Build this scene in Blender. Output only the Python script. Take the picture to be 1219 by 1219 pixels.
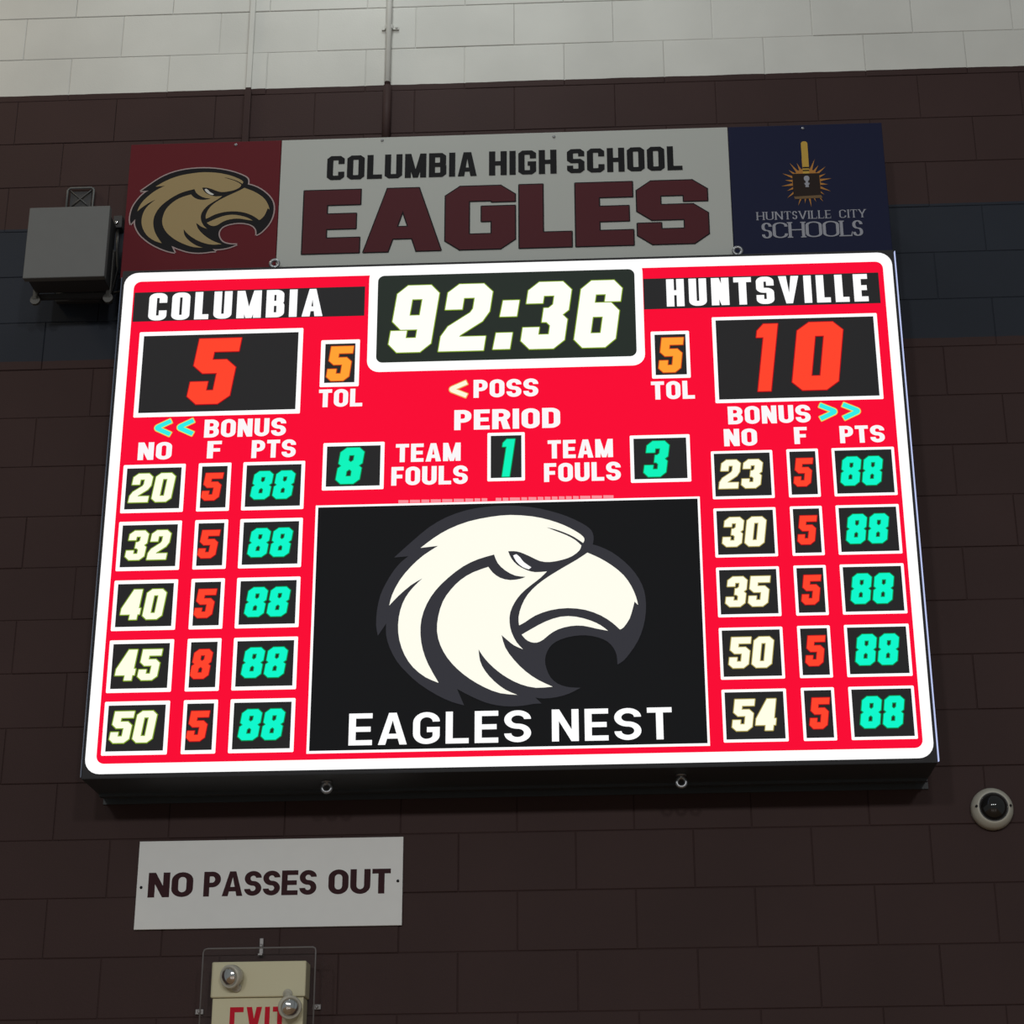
import bpy, bmesh, math, random
from mathutils import Vector, Matrix, Euler
from mathutils.geometry import delaunay_2d_cdt
random.seed(7)
SC = bpy.context.scene
COL = SC.collection
for o in list(bpy.data.objects): bpy.data.objects.remove(o)

# ------------------------------------------------------------ camera
cam_d = bpy.data.cameras.new('camera'); cam = bpy.data.objects.new('camera', cam_d); COL.objects.link(cam)
FPX, PITCH, YAW, ROLL = 2267.76, 0.37781, 0.03264, 0.0115
cam.location = (-1.47136, -6.55412, -4.439)
def rot(p, y, r):
    return Matrix.Rotation(y, 3, 'Z') @ Matrix.Rotation(p, 3, 'X') @ Matrix.Rotation(r, 3, 'Y')
Rm = rot(PITCH, YAW, ROLL)                       # looks along +Y, up +Z
cam.rotation_euler = (Rm @ Matrix.Rotation(math.pi/2, 3, 'X')).to_euler()
cam_d.sensor_width = 36; cam_d.lens = FPX/1219*36
cam_d.shift_x = -(660.296-609.5)/1219; cam_d.shift_y = (603.46-609.5)/1219
cam_d.clip_start = 0.05; cam_d.clip_end = 200
SC.camera = cam

# ------------------------------------------------------------ light
SC.view_settings.view_transform = 'Standard'; SC.view_settings.look = 'None'
SC.view_settings.gamma = 1; SC.view_settings.use_curve_mapping = False
SC.view_settings.exposure = 0.0
w = bpy.data.worlds.new('gym_air'); SC.world = w; w.use_nodes = True
w.node_tree.nodes['Background'].inputs[0].default_value = (0.93, 1.0, 1.0, 1)
w.node_tree.nodes['Background'].inputs[1].default_value = 0.17
def area(name, loc, target, size, power, col=(1, 1, 1), shape='DISK'):
    l = bpy.data.lights.new(name, 'AREA'); l.shape = shape; l.size = size; l.energy = power; l.color = col
    o = bpy.data.objects.new(name, l); COL.objects.link(o); o.location = loc
    o.rotation_euler = (Vector(target)-Vector(loc)).to_track_quat('-Z', 'Y').to_euler(); return o
# high-bay lamps under the gym roof, in a row far out; the near pair is added, unseen
area('high_bay_or_fill_lamp', (-5.6, -1.0, 1.6), (-5.2, -0.5, -1), 0.8, 20, (1.0, 0.80, 0.55))  # unseen lamp added for the warm cast at the wall's left
area('high_bay_or_fill_lamp', (-2.3, -1.1, 1.7), (-2.2, -0.5, -1), 0.8, 17, (0.95, 1.0, 0.97))  # unseen fill added to brighten the top of the wall
for lx in (-7.0, -1.5, 4.0):
    area('high_bay_or_fill_lamp', (lx, -22.0, 2.8), (lx*0.5-0.8, 0.0, -2.6), 1.2, 500, (1.0, 0.985, 0.96))

# ------------------------------------------------------------ materials
def srgb(r, g, b):
    f = lambda c: (c/12.92 if c <= 0.04045 else ((c+0.055)/1.055)**2.4)
    return (f(r/255), f(g/255), f(b/255), 1)
MATS = {}
def mat(name, col, rough=0.6, metal=0.0, spec=0.5, bump=None, vary=0.0):
    if name in MATS: return MATS[name]
    m = bpy.data.materials.new(name); m.use_nodes = True; nt = m.node_tree; b = nt.nodes['Principled BSDF']
    b.inputs['Base Color'].default_value = col; b.inputs['Roughness'].default_value = rough
    b.inputs['Metallic'].default_value = metal; b.inputs['Specular IOR Level'].default_value = spec
    if vary or bump:
        tc = nt.nodes.new('ShaderNodeNewGeometry')
        nz = nt.nodes.new('ShaderNodeTexNoise'); nz.inputs['Scale'].default_value = bump[0] if bump else 20
        nz.inputs['Detail'].default_value = 4; nt.links.new(tc.outputs['Position'], nz.inputs['Vector'])
        if vary:
            mx = nt.nodes.new('ShaderNodeMix'); mx.data_type = 'RGBA'
            mx.inputs[6].default_value = tuple(c*(1-vary) for c in col[:3])+(1,)
            mx.inputs[7].default_value = tuple(min(1, c*(1+vary)) for c in col[:3])+(1,)
            nt.links.new(nz.outputs['Fac'], mx.inputs[0]); nt.links.new(mx.outputs[2], b.inputs['Base Color'])
        if bump:
            bp = nt.nodes.new('ShaderNodeBump'); bp.inputs['Strength'].default_value = bump[1]; bp.inputs['Distance'].default_value = 0.002
            nt.links.new(nz.outputs['Fac'], bp.inputs['Height']); nt.links.new(bp.outputs['Normal'], b.inputs['Normal'])
    MATS[name] = m; return m
def emit(name, col, strength=1.0, base=(0.01, 0.01, 0.01, 1)):
    if name in MATS: return MATS[name]
    m = bpy.data.materials.new(name); m.use_nodes = True; b = m.node_tree.nodes['Principled BSDF']
    b.inputs['Base Color'].default_value = base; b.inputs['Roughness'].default_value = 0.7
    b.inputs['Specular IOR Level'].default_value = 0.04
    b.inputs['Emission Color'].default_value = col; b.inputs['Emission Strength'].default_value = strength
    MATS[name] = m; return m

def paint_material():
    """wall paint: white above z=0, maroon, a navy stripe three courses high, maroon again"""
    m = bpy.data.materials.new('painted_block'); m.use_nodes = True; nt = m.node_tree; N = nt.nodes; L = nt.links
    b = N['Principled BSDF']; b.inputs['Roughness'].default_value = 0.62; b.inputs['Specular IOR Level'].default_value = 0.15
    g = N.new('ShaderNodeNewGeometry'); s = N.new('ShaderNodeSeparateXYZ'); L.new(g.outputs['Position'], s.inputs[0])
    wob = N.new('ShaderNodeTexNoise'); wob.inputs['Scale'].default_value = 9; wob.inputs['Detail'].default_value = 3
    L.new(g.outputs['Position'], wob.inputs['Vector'])
    zz = N.new('ShaderNodeMath'); zz.operation = 'MULTIPLY_ADD'; zz.inputs[1].default_value = 0.006
    L.new(wob.outputs['Fac'], zz.inputs[0]); L.new(s.outputs['Z'], zz.inputs[2])
    mr = N.new('ShaderNodeMapRange'); mr.inputs[1].default_value = -7; mr.inputs[2].default_value = 3
    L.new(zz.outputs[0], mr.inputs[0])
    cr = N.new('ShaderNodeValToRGB'); cr.color_ramp.interpolation = 'CONSTANT'; L.new(mr.outputs[0], cr.inputs[0])
    U = 0.2032; f = lambda z: (z+0.003+7)/10
    el = cr.color_ramp.elements
    el[0].position = 0; el[0].color = MAROON
    el[1].position = f(-6*U); el[1].color = NAVY
    e = el.new(f(-3*U)); e.color = MAROON
    e = el.new(f(0)); e.color = WHITE
    # broad grime + fine pores
    n1 = N.new('ShaderNodeTexNoise'); n1.inputs['Scale'].default_value = 2.2; n1.inputs['Detail'].default_value = 5
    L.new(g.outputs['Position'], n1.inputs['Vector'])
    m1 = N.new('ShaderNodeMapRange'); m1.inputs[1].default_value = 0.3; m1.inputs[2].default_value = 0.7
    m1.inputs[3].default_value = 0.92; m1.inputs[4].default_value = 1.06; L.new(n1.outputs['Fac'], m1.inputs[0])
    oi = N.new('ShaderNodeObjectInfo'); m2 = N.new('ShaderNodeMapRange'); m2.inputs[3].default_value = 0.975; m2.inputs[4].default_value = 1.025
    L.new(oi.outputs['Random'], m2.inputs[0])
    mm = N.new('ShaderNodeMath'); mm.operation = 'MULTIPLY'; L.new(m1.outputs[0], mm.inputs[0]); L.new(m2.outputs[0], mm.inputs[1])
    vm = N.new('ShaderNodeVectorMath'); vm.operation = 'SCALE'; L.new(cr.outputs[0], vm.inputs[0]); L.new(mm.outputs[0], vm.inputs['Scale'])
    L.new(vm.outputs[0], b.inputs['Base Color'])
    n2 = N.new('ShaderNodeTexNoise'); n2.inputs['Scale'].default_value = 170; n2.inputs['Detail'].default_value = 3
    L.new(g.outputs['Position'], n2.inputs['Vector'])
    bp = N.new('ShaderNodeBump'); bp.inputs['Strength'].default_value = 0.35; bp.inputs['Distance'].default_value = 0.0015
    L.new(n2.outputs['Fac'], bp.inputs['Height']); L.new(bp.outputs['Normal'], b.inputs['Normal'])
    MATS['paint'] = m; return m
WHITE = (0.60, 0.605, 0.575, 1); MAROON = (0.044, 0.0245, 0.0235, 1); NAVY = (0.021, 0.026, 0.037, 1)
PAINT = paint_material()

# ------------------------------------------------------------ mesh helpers
def link(name, bm, m, parent=None, smooth=False):
    me = bpy.data.meshes.new(name); bm.to_mesh(me); bm.free()
    me.materials.append(m)
    if smooth:
        for p in me.polygons: p.use_smooth = True
    o = bpy.data.objects.new(name, me); COL.objects.link(o)
    if parent: put(o, parent)
    return o
def put(o, parent):
    """parent while keeping the world place (nothing here is rotated)"""
    wl = Vector(o.location); o.parent = parent
    base = Vector((0, 0, 0)); p = parent
    while p: base += Vector(p.location); p = p.parent
    o.location = wl-base
def thing(name, label, cat, loc, group=None):
    o = bpy.data.objects.new(name, None); COL.objects.link(o); o.location = loc; o.empty_display_size = 0.05
    o['label'] = label; o['category'] = cat
    if group: o['group'] = group
    return o
def box(bm, x0, x1, y0, y1, z0, z1, bev=0.0, seg=2):
    r = bmesh.ops.create_cube(bm, size=1)
    for v in r['verts']:
        v.co = Vector(((x0+x1)/2+v.co.x*(x1-x0), (y0+y1)/2+v.co.y*(y1-y0), (z0+z1)/2+v.co.z*(z1-z0)))
    if bev:
        es = list({e for v in r['verts'] for e in v.link_edges})
        bmesh.ops.bevel(bm, geom=es, offset=bev, segments=seg, affect='EDGES', profile=0.5)
def boxm(*a, **k):
    bm = bmesh.new(); box(bm, *a, **k); return bm
def lathe(bm, prof, c, axis='Y', n=32):
    """profile of (radius, distance) turned about an axis through c; Y points to the viewer (-Y)"""
    rings = []
    for r, d in prof:
        ring = []
        for i in range(n):
            a = 2*math.pi*i/n
            if axis == 'Y': co = (c[0]+r*math.cos(a), c[1]-d, c[2]+r*math.sin(a))
            elif axis == 'Z': co = (c[0]+r*math.cos(a), c[1]+r*math.sin(a), c[2]+d)
            else: co = (c[0]+d, c[1]+r*math.cos(a), c[2]+r*math.sin(a))
            ring.append(bm.verts.new(co))
        rings.append(ring)
    for A, B in zip(rings, rings[1:]):
        for i in range(n):
            bm.faces.new((A[i], A[(i+1) % n], B[(i+1) % n], B[i]))
    bm.faces.new(rings[0]); bm.faces.new(rings[-1])
    bmesh.ops.recalc_face_normals(bm, faces=bm.faces)
def tube(bm, pts, r, n=10):
    pts = [Vector(p) for p in pts]; rings = []
    for i, p in enumerate(pts):
        d = (pts[min(i+1, len(pts)-1)]-pts[max(i-1, 0)]).normalized()
        u = d.orthogonal().normalized(); 
        ref = Vector((0.13, 1, 0.21)); u = (ref-d*ref.dot(d)).normalized(); v = d.cross(u)
        rings.append([bm.verts.new(p+u*(r*math.cos(2*math.pi*k/n))+v*(r*math.sin(2*math.pi*k/n))) for k in range(n)])
    for A, B in zip(rings, rings[1:]):
        for k in range(n): bm.faces.new((A[k], A[(k+1) % n], B[(k+1) % n], B[k]))
    bm.faces.new(rings[0]); bm.faces.new(rings[-1])
    bmesh.ops.recalc_face_normals(bm, faces=bm.faces)
def torus(bm, c, R, r, normal='Y', n=24, k=8):
    rings = []
    for i in range(n):
        a = 2*math.pi*i/n; ring = []
        for j in range(k):
            b = 2*math.pi*j/k; q = R+r*math.cos(b)
            if normal == 'Y': co = (c[0]+q*math.cos(a), c[1]+r*math.sin(b), c[2]+q*math.sin(a))
            else: co = (c[0]+r*math.sin(b), c[1]+q*math.cos(a), c[2]+q*math.sin(a))
            ring.append(bm.verts.new(co))
        rings.append(ring)
    for i in range(n):
        A, B = rings[i], rings[(i+1) % n]
        for j in range(k): bm.faces.new((A[j], A[(j+1) % k], B[(j+1) % k], B[j]))
    bmesh.ops.recalc_face_normals(bm, faces=bm.faces)

# flat artwork: polygons in (x, z) on a plane y
def flat(name, polys, y, m, parent, grow=0.0):
    """union of polygons -> one flat mesh facing the viewer; grow adds a rim of that width round it"""
    vs, fs = [], []
    for p in polys:
        if sum(p[i-1][0]*p[i][1]-p[i][0]*p[i-1][1] for i in range(len(p))) < 0: p = list(reversed(p))
        fs.append(list(range(len(vs), len(vs)+len(p)))); vs += [Vector((a, b)) for a, b in p]
    V, E, F, _, _, src = delaunay_2d_cdt(vs, [], fs, 0, 1e-6)
    F = [f for f, s_ in zip(F, src) if s_]
    bm = bmesh.new(); bv = [bm.verts.new((v.x, y, v.y)) for v in V]
    def addf(idx):
        a = [V2[i] for i in idx]
        ar = sum(a[i].x*a[(i+1) % len(a)].y-a[(i+1) % len(a)].x*a[i].y for i in range(len(a)))
        if abs(ar) < 1e-12: return
        try: bm.faces.new([bv[i] for i in (idx if ar > 0 else reversed(idx))])
        except ValueError: pass
    V2 = list(V)
    for f in F: addf(list(f))
    if grow:
        cnt = {}
        for f in F:
            ar = sum(V2[f[i]].x*V2[f[(i+1) % 3]].y-V2[f[(i+1) % 3]].x*V2[f[i]].y for i in range(3))
            g = list(f) if ar > 0 else list(reversed(f))
            for i in range(len(g)): cnt[(g[i], g[(i+1) % len(g)])] = 1
        bd = [e for e in cnt if (e[1], e[0]) not in cnt]
        rim = []
        for a, b in bd:
            A, B = V2[a], V2[b]; d = (B-A)
            if d.length < 1e-7: continue
            d.normalize(); n = Vector((d.y, -d.x))
            rim.append([(t.x, t.y) for t in (A, B, B+d*grow*0.7+n*grow, A-d*grow*0.7+n*grow)])
        bm.free()
        return flat(name, list(polys)+rim, y, m, parent)
    for f in bm.faces:
        f.normal_update()
        if f.normal.y > 0: f.normal_flip()
    return link(name, bm, m, parent)
def rrect(x0, x1, z0, z1, r=0.0, n=6):
    if not r: return [(x0, z0), (x1, z0), (x1, z1), (x0, z1)]
    out = []
    for cx, cz, a0 in ((x1-r, z0+r, -90), (x1-r, z1-r, 0), (x0+r, z1-r, 90), (x0+r, z0+r, 180)):
        for i in range(n+1):
            a = math.radians(a0+90*i/n); out.append((cx+r*math.cos(a), cz+r*math.sin(a)))
    return out

# ------------------------------------------------------------ lettering drawn stroke by stroke
def rounded(pts, R, closed, chamfer):
    n = len(pts); out = []
    for i, p in enumerate(pts):
        rr = p[2] if len(p) > 2 else R
        P = Vector(p[:2])
        if (not closed and i in (0, n-1)) or rr <= 0: out.append(P); continue
        A = Vector(pts[i-1][:2]); B = Vector(pts[(i+1) % n][:2])
        la, lb = (A-P).length, (B-P).length
        ea = la if (not closed and i-1 == 0) else la/2
        eb = lb if (not closed and i+1 == n-1) else lb/2
        ca, cb = min(rr, ea*0.999), min(rr, eb*0.999)
        S, T = P+(A-P).normalized()*ca, P+(B-P).normalized()*cb
        if chamfer: out += [S, T]
        else:
            k = 0.5523; c1, c2 = S+(P-S)*k, T+(P-T)*k
            for j in range(8):
                t = j/7; u = 1-t
                out.append(S*u**3+c1*3*u*u*t+c2*3*u*t*t+T*t**3)
    res = []
    for p in out:
        if not res or (p-res[-1]).length > 1e-5: res.append(p)
    if closed and (res[0]-res[-1]).length < 1e-5: res.pop()
    return res
def stroke(pts, T, R=0.0, closed=False, chamfer=False):
    P = rounded(pts, R, closed, chamfer); n = len(P); h = T/2; L, Q = [], []
    for i in range(n):
        if closed or 0 < i < n-1:
            d1 = (P[i]-P[i-1]).normalized(); d2 = (P[(i+1) % n]-P[i]).normalized()
            n1 = Vector((-d1.y, d1.x)); n2 = Vector((-d2.y, d2.x)); m = (n1+n2)
            m = m.normalized() if m.length > 1e-6 else n1
            s = h/max(0.35, m.dot(n1))
        else:
            d = (P[1]-P[0]).normalized() if i == 0 else (P[-1]-P[-2]).normalized(); m = Vector((-d.y, d.x)); s = h
        L.append(P[i]+m*s); Q.append(P[i]-m*s)
    qs = []
    for i in range(n if closed else n-1):
        j = (i+1) % n; q = [L[i], L[j], Q[j], Q[i]]
        # a quad whose inner side has folded over becomes a triangle
        d = P[j]-P[i]
        if (L[j]-L[i]).dot(d) < 0: q = [(L[i]+L[j])/2, Q[j], Q[i]]
        elif (Q[j]-Q[i]).dot(d) < 0: q = [L[i], L[j], (Q[i]+Q[j])/2]
        qs.append([(v.x, v.y) for v in q])
    return qs
WID = dict(I=0, M=1.22, W=1.3, A=1.08, V=1.05, N=1.0, L=0.86, E=0.88, F=0.84, T=0.92, P=0.95, X=1.0, Y=1.02, Q=1)
def glyph(ch, st):
    """polygons of one letter with cap height 1, lower left at the origin; returns (polygons, width)"""
    k = st['tv']/st['th']; H = k; T = st['tv']; Wd = st['w']*st.get('wid', {}).get(ch, WID.get(ch, 1.0))
    R = st['R']; ch_ = st.get('chamfer', False); h = T/2
    if ch == 'I' or (ch == '1' and 0): W = T
    else: W = max(Wd, T*1.2)
    l, r, b, t, m = h, W-h, h, H-h, H/2; q = []
    S = lambda pts, closed=False, rad=None: q.extend(stroke(pts, T, R if rad is None else rad, closed, ch_))
    P = lambda *pts: q.append(list(pts))
    term = st.get('term', 0.34); mid = 0.135 if ch_ else R
    if ch in 'O0': S([(l, b), (r, b), (r, t), (l, t)], True)
    elif ch == 'C': S([(r, H*(1-term)), (r, t), (l, t), (l, b), (r, b), (r, H*term)])
    elif ch == 'G':
        gy = H*st.get('gy', 0.45)
        S([(r, H*(1-st.get('gterm', term))), (r, t), (l, t), (l, b), (r, b), (r, gy, 0), (W*0.52, gy)])
    elif ch == 'S': S([(r, H*(1-term*0.92)), (r, t), (l, t), (l, m), (r, m), (r, b), (l, b), (l, H*term*0.92)])
    elif ch == '5':
        S([(W, t), (l, t, 0), (l, H*0.6-h*0.3), (r, H*0.6-h*0.3), (r, b), (l, b), (l, H*0.34)])
    elif ch == '2':
        S([(l, H*0.62), (l, t), (r, t), (r, H*0.54), (l, H*0.26), (l, 0)]); S([(0, b), (W, b)])
    elif ch == '3':
        S([(l, H*0.68), (l, t), (r, t), (r, m, mid), (W*0.42, m)]); S([(W*0.42, m), (r, m, mid), (r, b), (l, b), (l, H*0.32)])
    elif ch == '4':
        x = W*0.74; S([(x-h*0.2, 0), (x-h*0.2, H)]); zb = H*0.17+h
        S([(0, zb), (W, zb)]); P((0, zb-h), (T*1.0, zb-h), (x+h*0.8, H), (x-T*0.75, H), (0, zb+h))
    elif ch == '6':
        S([(l, b), (r, b), (r, H*0.58-h*0.2), (l, H*0.58-h*0.2, 0)], True); S([(l, H*0.4, 0), (l, t), (r, t), (r, H*0.68)])
    elif ch == '9':
        S([(l, t), (r, t), (r, H*0.42+h*0.2, 0), (l, H*0.42+h*0.2)], True); S([(r, H*0.6, 0), (r, b), (l, b), (l, H*0.32)])
    elif ch == '8':
        S([(l, b), (r, b), (r, m, mid), (l, m, mid)], True); S([(l, t), (r, t), (r, m, mid), (l, m, mid)], True)
    elif ch == '1':
        W = T*1.55; S([(W-h, 0), (W-h, H)]); P((0, H*0.80), (W-h, H*0.80), (W-h, H), (W*0.28, H), (0, H*0.90))
    elif ch == 'U': S([(l, H), (l, b), (r, b), (r, H)])
    elif ch == 'J': S([(l, H*.3), (l, b), (r, b), (r, H)])
    elif ch == 'D': S([(l, b, 0), (r, b), (r, t), (l, t, 0)], True)
    elif ch == 'B':
        S([(l, b, 0), (r, b), (r, m+h*0.1), (l, m+h*0.1, 0)], True); S([(l, m+h*0.1, 0), (r-T*0.06, m+h*0.1), (r-T*0.06, t), (l, t, 0)], True)
    elif ch in 'PR':
        lo = m-h*0.4 if ch == 'P' else m
        S([(l, lo, 0), (r, lo), (r, t), (l, t, 0)], True); S([(l, 0), (l, m)])
        if ch == 'R': P((W-T*1.12, 0), (W+T*0.03, 0), (W*0.62+h, lo), (W*0.62-h, lo))
    elif ch == 'E':
        S([(l, 0), (l, H)], rad=0); S([(0, t), (W, t)]); S([(0, m), (W*0.93, m)]); S([(0, b), (W, b)])
    elif ch == 'F': S([(l, 0), (l, H)], rad=0); S([(0, t), (W, t)]); S([(0, m-h*0.2), (W*0.9, m-h*0.2)])
    elif ch == 'L': S([(l, 0), (l, H)], rad=0); S([(0, b), (W, b)])
    elif ch == 'T': S([(0, t), (W, t)]); S([(W/2, 0), (W/2, H)])
    elif ch == 'H': S([(l, 0), (l, H)]); S([(r, 0), (r, H)]); S([(l, m), (r, m)])
    elif ch == 'I': S([(l, 0), (l, H)])
    elif ch in 'AV':
        s = T*1.04; a = st.get('apex', s*1.05); yt = H*st.get('yt', 0.80)
        A_ = [[(0, 0), (s, 0), (W/2, yt), (W/2-a/2, H)], [(W, 0), (W/2+a/2, H), (W/2, yt), (W-s, 0)], [(W/2-a/2, H), (W/2, yt), (W/2+a/2, H)]]
        if ch == 'A':
            q.extend(A_); z0_, z1_ = H*st.get('bar', (0.19, 0.19+st['th']*0.95))[0], H*st.get('bar', (0.19, 0.19+st['th']*0.95))[1]
            xi = lambda y: (W/2-a/2)*y/H+0.02; q.append([(xi(z0_), z0_), (W-xi(z0_), z0_), (W-xi(z1_), z1_), (xi(z1_), z1_)])
        else: q.extend([[(x, H-y) for x, y in p] for p in A_])
    elif ch == 'M':
        s = T*1.0
        S([(l, 0), (l, H)]); S([(r, 0), (r, H)]); zb = H*st.get('mz', 0.0)
        P((0, H), (s, H), (W/2+s*0.4, zb), (W/2-s*0.4, zb)); P((W-s, H), (W, H), (W/2+s*0.4, zb), (W/2-s*0.4, zb))
    elif ch == 'N':
        s = T*1.05; S([(l, 0), (l, H)]); S([(r, 0), (r, H)]); P((0, H), (s, H), (W, 0), (W-s, 0))
    elif ch == 'X': s = T*1.1; P((0, 0), (s, 0), (W, H), (W-s, H)); P((W-s, 0), (W, 0), (s, H), (0, H))
    elif ch == 'Y':
        s = T*1.1; S([(W/2, 0), (W/2, m)]); P((0, H), (s, H), (W/2+h, H*0.4), (W/2-h, H*0.4)); P((W-s, H), (W, H), (W/2+h, H*0.4), (W/2-h, H*0.4))
    elif ch == ':':
        W = T*1.05; P((0, H*0.24-T*k*0.0), (W, H*0.24), (W, H*0.24-W*0.98), (0, H*0.24-W*0.98)); P((0, H*0.74), (W, H*0.74), (W, H*0.74-W*0.98), (0, H*0.74-W*0.98))
    out = [[(x, y/k) for x, y in p] for p in q]
    if st.get('serif'):
        e, sh = st['serif'], st['th']*0.9
        def sf(x0, x1, top): out.append([(x0, 1-sh if top else 0), (x1, 1-sh if top else 0), (x1, 1 if top else sh), (x0, 1 if top else sh)])
        if ch in 'HNMU': sf(-e, T+e, 1); sf(W-T-e, W+e, 1)
        if ch in 'HM': sf(-e, T+e, 0); sf(W-T-e, W+e, 0)
        if ch == 'N': sf(-e, T+e, 0)
        if ch in 'ILED': sf(-e, T+e, 1); sf(-e, T+e, 0)
        if ch in 'TY': sf(W/2-h-e, W/2+h+e, 0)
        if ch in 'VY': sf(-e, T+e, 1); sf(W-T-e, W+e, 1)
        for x_ in ([W] if ch in 'EL' else []): out.append([(W-sh, 0), (W, 0), (W+e*.4, 0.3), (W, 0.3)])
        if ch == 'T': out.append([(0, 1), (sh, 1), (0, 0.75), (-sh*.6, 0.75)]); out.append([(W, 1), (W-sh, 1), (W, 0.75), (W+sh*.6, 0.75)])
    return out, W
def words(text, st, x0, x1, z0, z1, slant=0.0, per_char=False):
    """lay text into the box exactly; returns polygons (or a list of polygon lists, one per character)"""
    tr = st['track']; x = 0; items = []
    for c in text:
        if c == ' ': x += st.get('space', 0.4); continue
        g, W = glyph(c, st); items.append((g, x)); x += W+tr
    tot = x-tr; sl = slant*(z1-z0); sx = (x1-x0-sl)/tot; sz = z1-z0
    res = [[[(x0+(px+gx)*sx+py*sl, z0+py*sz) for px, py in p] for p in g] for g, gx in items]
    return res if per_char else [p for g in res for p in g]
BLOCK_DIGIT = dict(w=0.64, tv=0.25, th=0.205, R=0.075, chamfer=True, track=0.11, term=0.36)
GOTHIC = dict(w=0.72, tv=0.255, th=0.195, R=0.24, yt=0.72, track=0.10, space=0.35)
IMPACT = dict(w=0.70, tv=0.30, th=0.18, R=0.15, yt=0.62, track=0.19, term=0.36, wid=dict(M=1.35, A=1.15, V=1.15, L=0.78, E=0.8, T=1.0), apex=0.26)
ARIAL = dict(w=0.80, tv=0.225, th=0.18, R=0.32, yt=0.76, track=0.095, space=0.42, term=0.30)
VARSITY = dict(yt=0.72, apex=0.3, w=0.68, tv=0.24, th=0.18, R=0.085, chamfer=True, track=0.10, space=0.50, term=0.34)
VARSITY_WIDE = dict(w=1.0, tv=0.37, th=0.235, R=0.12, chamfer=True, track=0.07, term=0.36, wid=dict(E=0.90, A=1.22, G=1.10, L=0.82, S=1.11), apex=0.50, yt=0.64, bar=(0.20, 0.385), gy=0.555, gterm=0.255)
ROMAN = dict(w=0.80, tv=0.15, th=0.07, R=0.42, track=0.16, space=0.40, term=0.28, serif=0.06, wid=dict(L=0.72, E=0.7, S=0.62, T=0.85, I=0, Y=1.0, C=0.92))

# ============================================================ THE WALL
U = 0.2032
WX0, WX1, WZ0, WZ1 = -26*U*1.0, 12*U, -30*U, 9*U
wall = link('wall_back', boxm(WX0-U, WX1+U, 0.0, 0.20, WZ0, WZ1), PAINT); wall['kind'] = 'structure'
def block_mesh(x0, x1, z0, z1, dy=0.0):
    """front shell of one block: face, softened edge, sides"""
    bm = bmesh.new(); j = 0.0012; e = 0.0030
    rings = []
    for off, y in ((j, 0.004), (j, -0.0035+e*0.5-dy), (j+e*0.5, -0.0035+e*0.12-dy), (j+e, -0.0035-dy)):
        rings.append([bm.verts.new((x, y, z)) for x, z in ((x0+off, z0+off), (x1-off, z0+off), (x1-off, z1-off), (x0+off, z1-off))])
    for A, B in zip(rings, rings[1:]):
        for i in range(4): bm.faces.new((A[i], A[(i+1) % 4], B[(i+1) % 4], B[i]))
    bm.faces.new(rings[-1]); bmesh.ops.recalc_face_normals(bm, faces=bm.faces)
    for f in bm.faces:
        f.normal_update()
    return bm
bm = block_mesh(0, 2*U, -U, 0); bmesh_block = bpy.data.meshes.new('concrete_block'); bm.to_mesh(bmesh_block); bm.free(); bmesh_block.materials.append(PAINT)
def in_view(c, r):      # the region the photograph shows, less what the scoreboard and banner hide
    x0, x1 = c*U, (c+2)*U
    if r < -3 or r > 18 or x1 < -4.1+max(0, r)*0.018 or x0 > 0.28-max(0, r)*0.022: return False
    if 2 <= r <= 13 and x0 > -3.30 and x1 < -0.42: return False
    return True
far = bmesh.new()
for r in range(-9, 30):
    c = -26 if r % 2 else -27
    while c*U < WX1:
        x0, x1 = max(c*U, WX0-U), min((c+2)*U, WX1+U)
        if in_view(c, r):
            o = bpy.data.objects.new('concrete_block', bmesh_block); COL.objects.link(o)
            o.location = (c*U, random.uniform(-0.0009, 0.0009), -r*U)
            o.rotation_euler = (random.uniform(-1, 1)*0.004, 0, random.uniform(-1, 1)*0.002)
            o.parent = wall
        else:
            b2 = block_mesh(x0, x1, -(r+1)*U, -r*U, random.uniform(-0.0008, 0.0008))
            me = bpy.data.meshes.new('tmp'); b2.to_mesh(me); b2.free(); far.from_mesh(me); bpy.data.meshes.remove(me)
        c += 2
fo = link('distant_blocks', far, PAINT, wall); fo['kind'] = 'stuff'

floor_m = mat('gym_floor', (0.42, 0.26, 0.13, 1), 0.3, vary=0.12, bump=(3, 0.05))
fl = link('floor', boxm(WX0-U-1.0, WX1+U+1.0, -14, 0.2, WZ0-0.1, WZ0), floor_m); fl['kind'] = 'structure'

# ------------------------------------------------------------ conduits
def strap(parent, x, z, m, w=0.05):
    bm = bmesh.new()
    n = 8; ro, ri = 0.0185, 0.0135; a_ = []
    for i in range(n+1):
        a = math.pi*i/n
        for y_, rr in ((0, ro), (0, ri)):
            a_.append((x+rr*math.cos(a), -0.011-rr*math.sin(a)))
    for s0 in range(n):
        p = [a_[2*s0], a_[2*s0+2], a_[2*s0+3], a_[2*s0+1]]
        lo = [bm.verts.new((X, Y, z-0.009)) for X, Y in p]; hi = [bm.verts.new((X, Y, z+0.009)) for X, Y in p]
        bm.faces.new(lo); bm.faces.new(hi)
        for i in range(4): bm.faces.new((lo[i], lo[(i+1) % 4], hi[(i+1) % 4], hi[i]))
    box(bm, x+0.012, x+0.04, -0.012, -0.005, z-0.009, z+0.009); box(bm, x-0.03, x-0.012, -0.012, -0.005, z-0.009, z+0.009)
    bmesh.ops.recalc_face_normals(bm, faces=bm.faces)
    s = link('strap', bm, m, parent)
    bm = bmesh.new(); lathe(bm, [(0.006, 0), (0.006, 0.003), (0.003, 0.005)], (x+0.031, -0.012, z), n=10); link('screw', bm, m, s)
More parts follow.
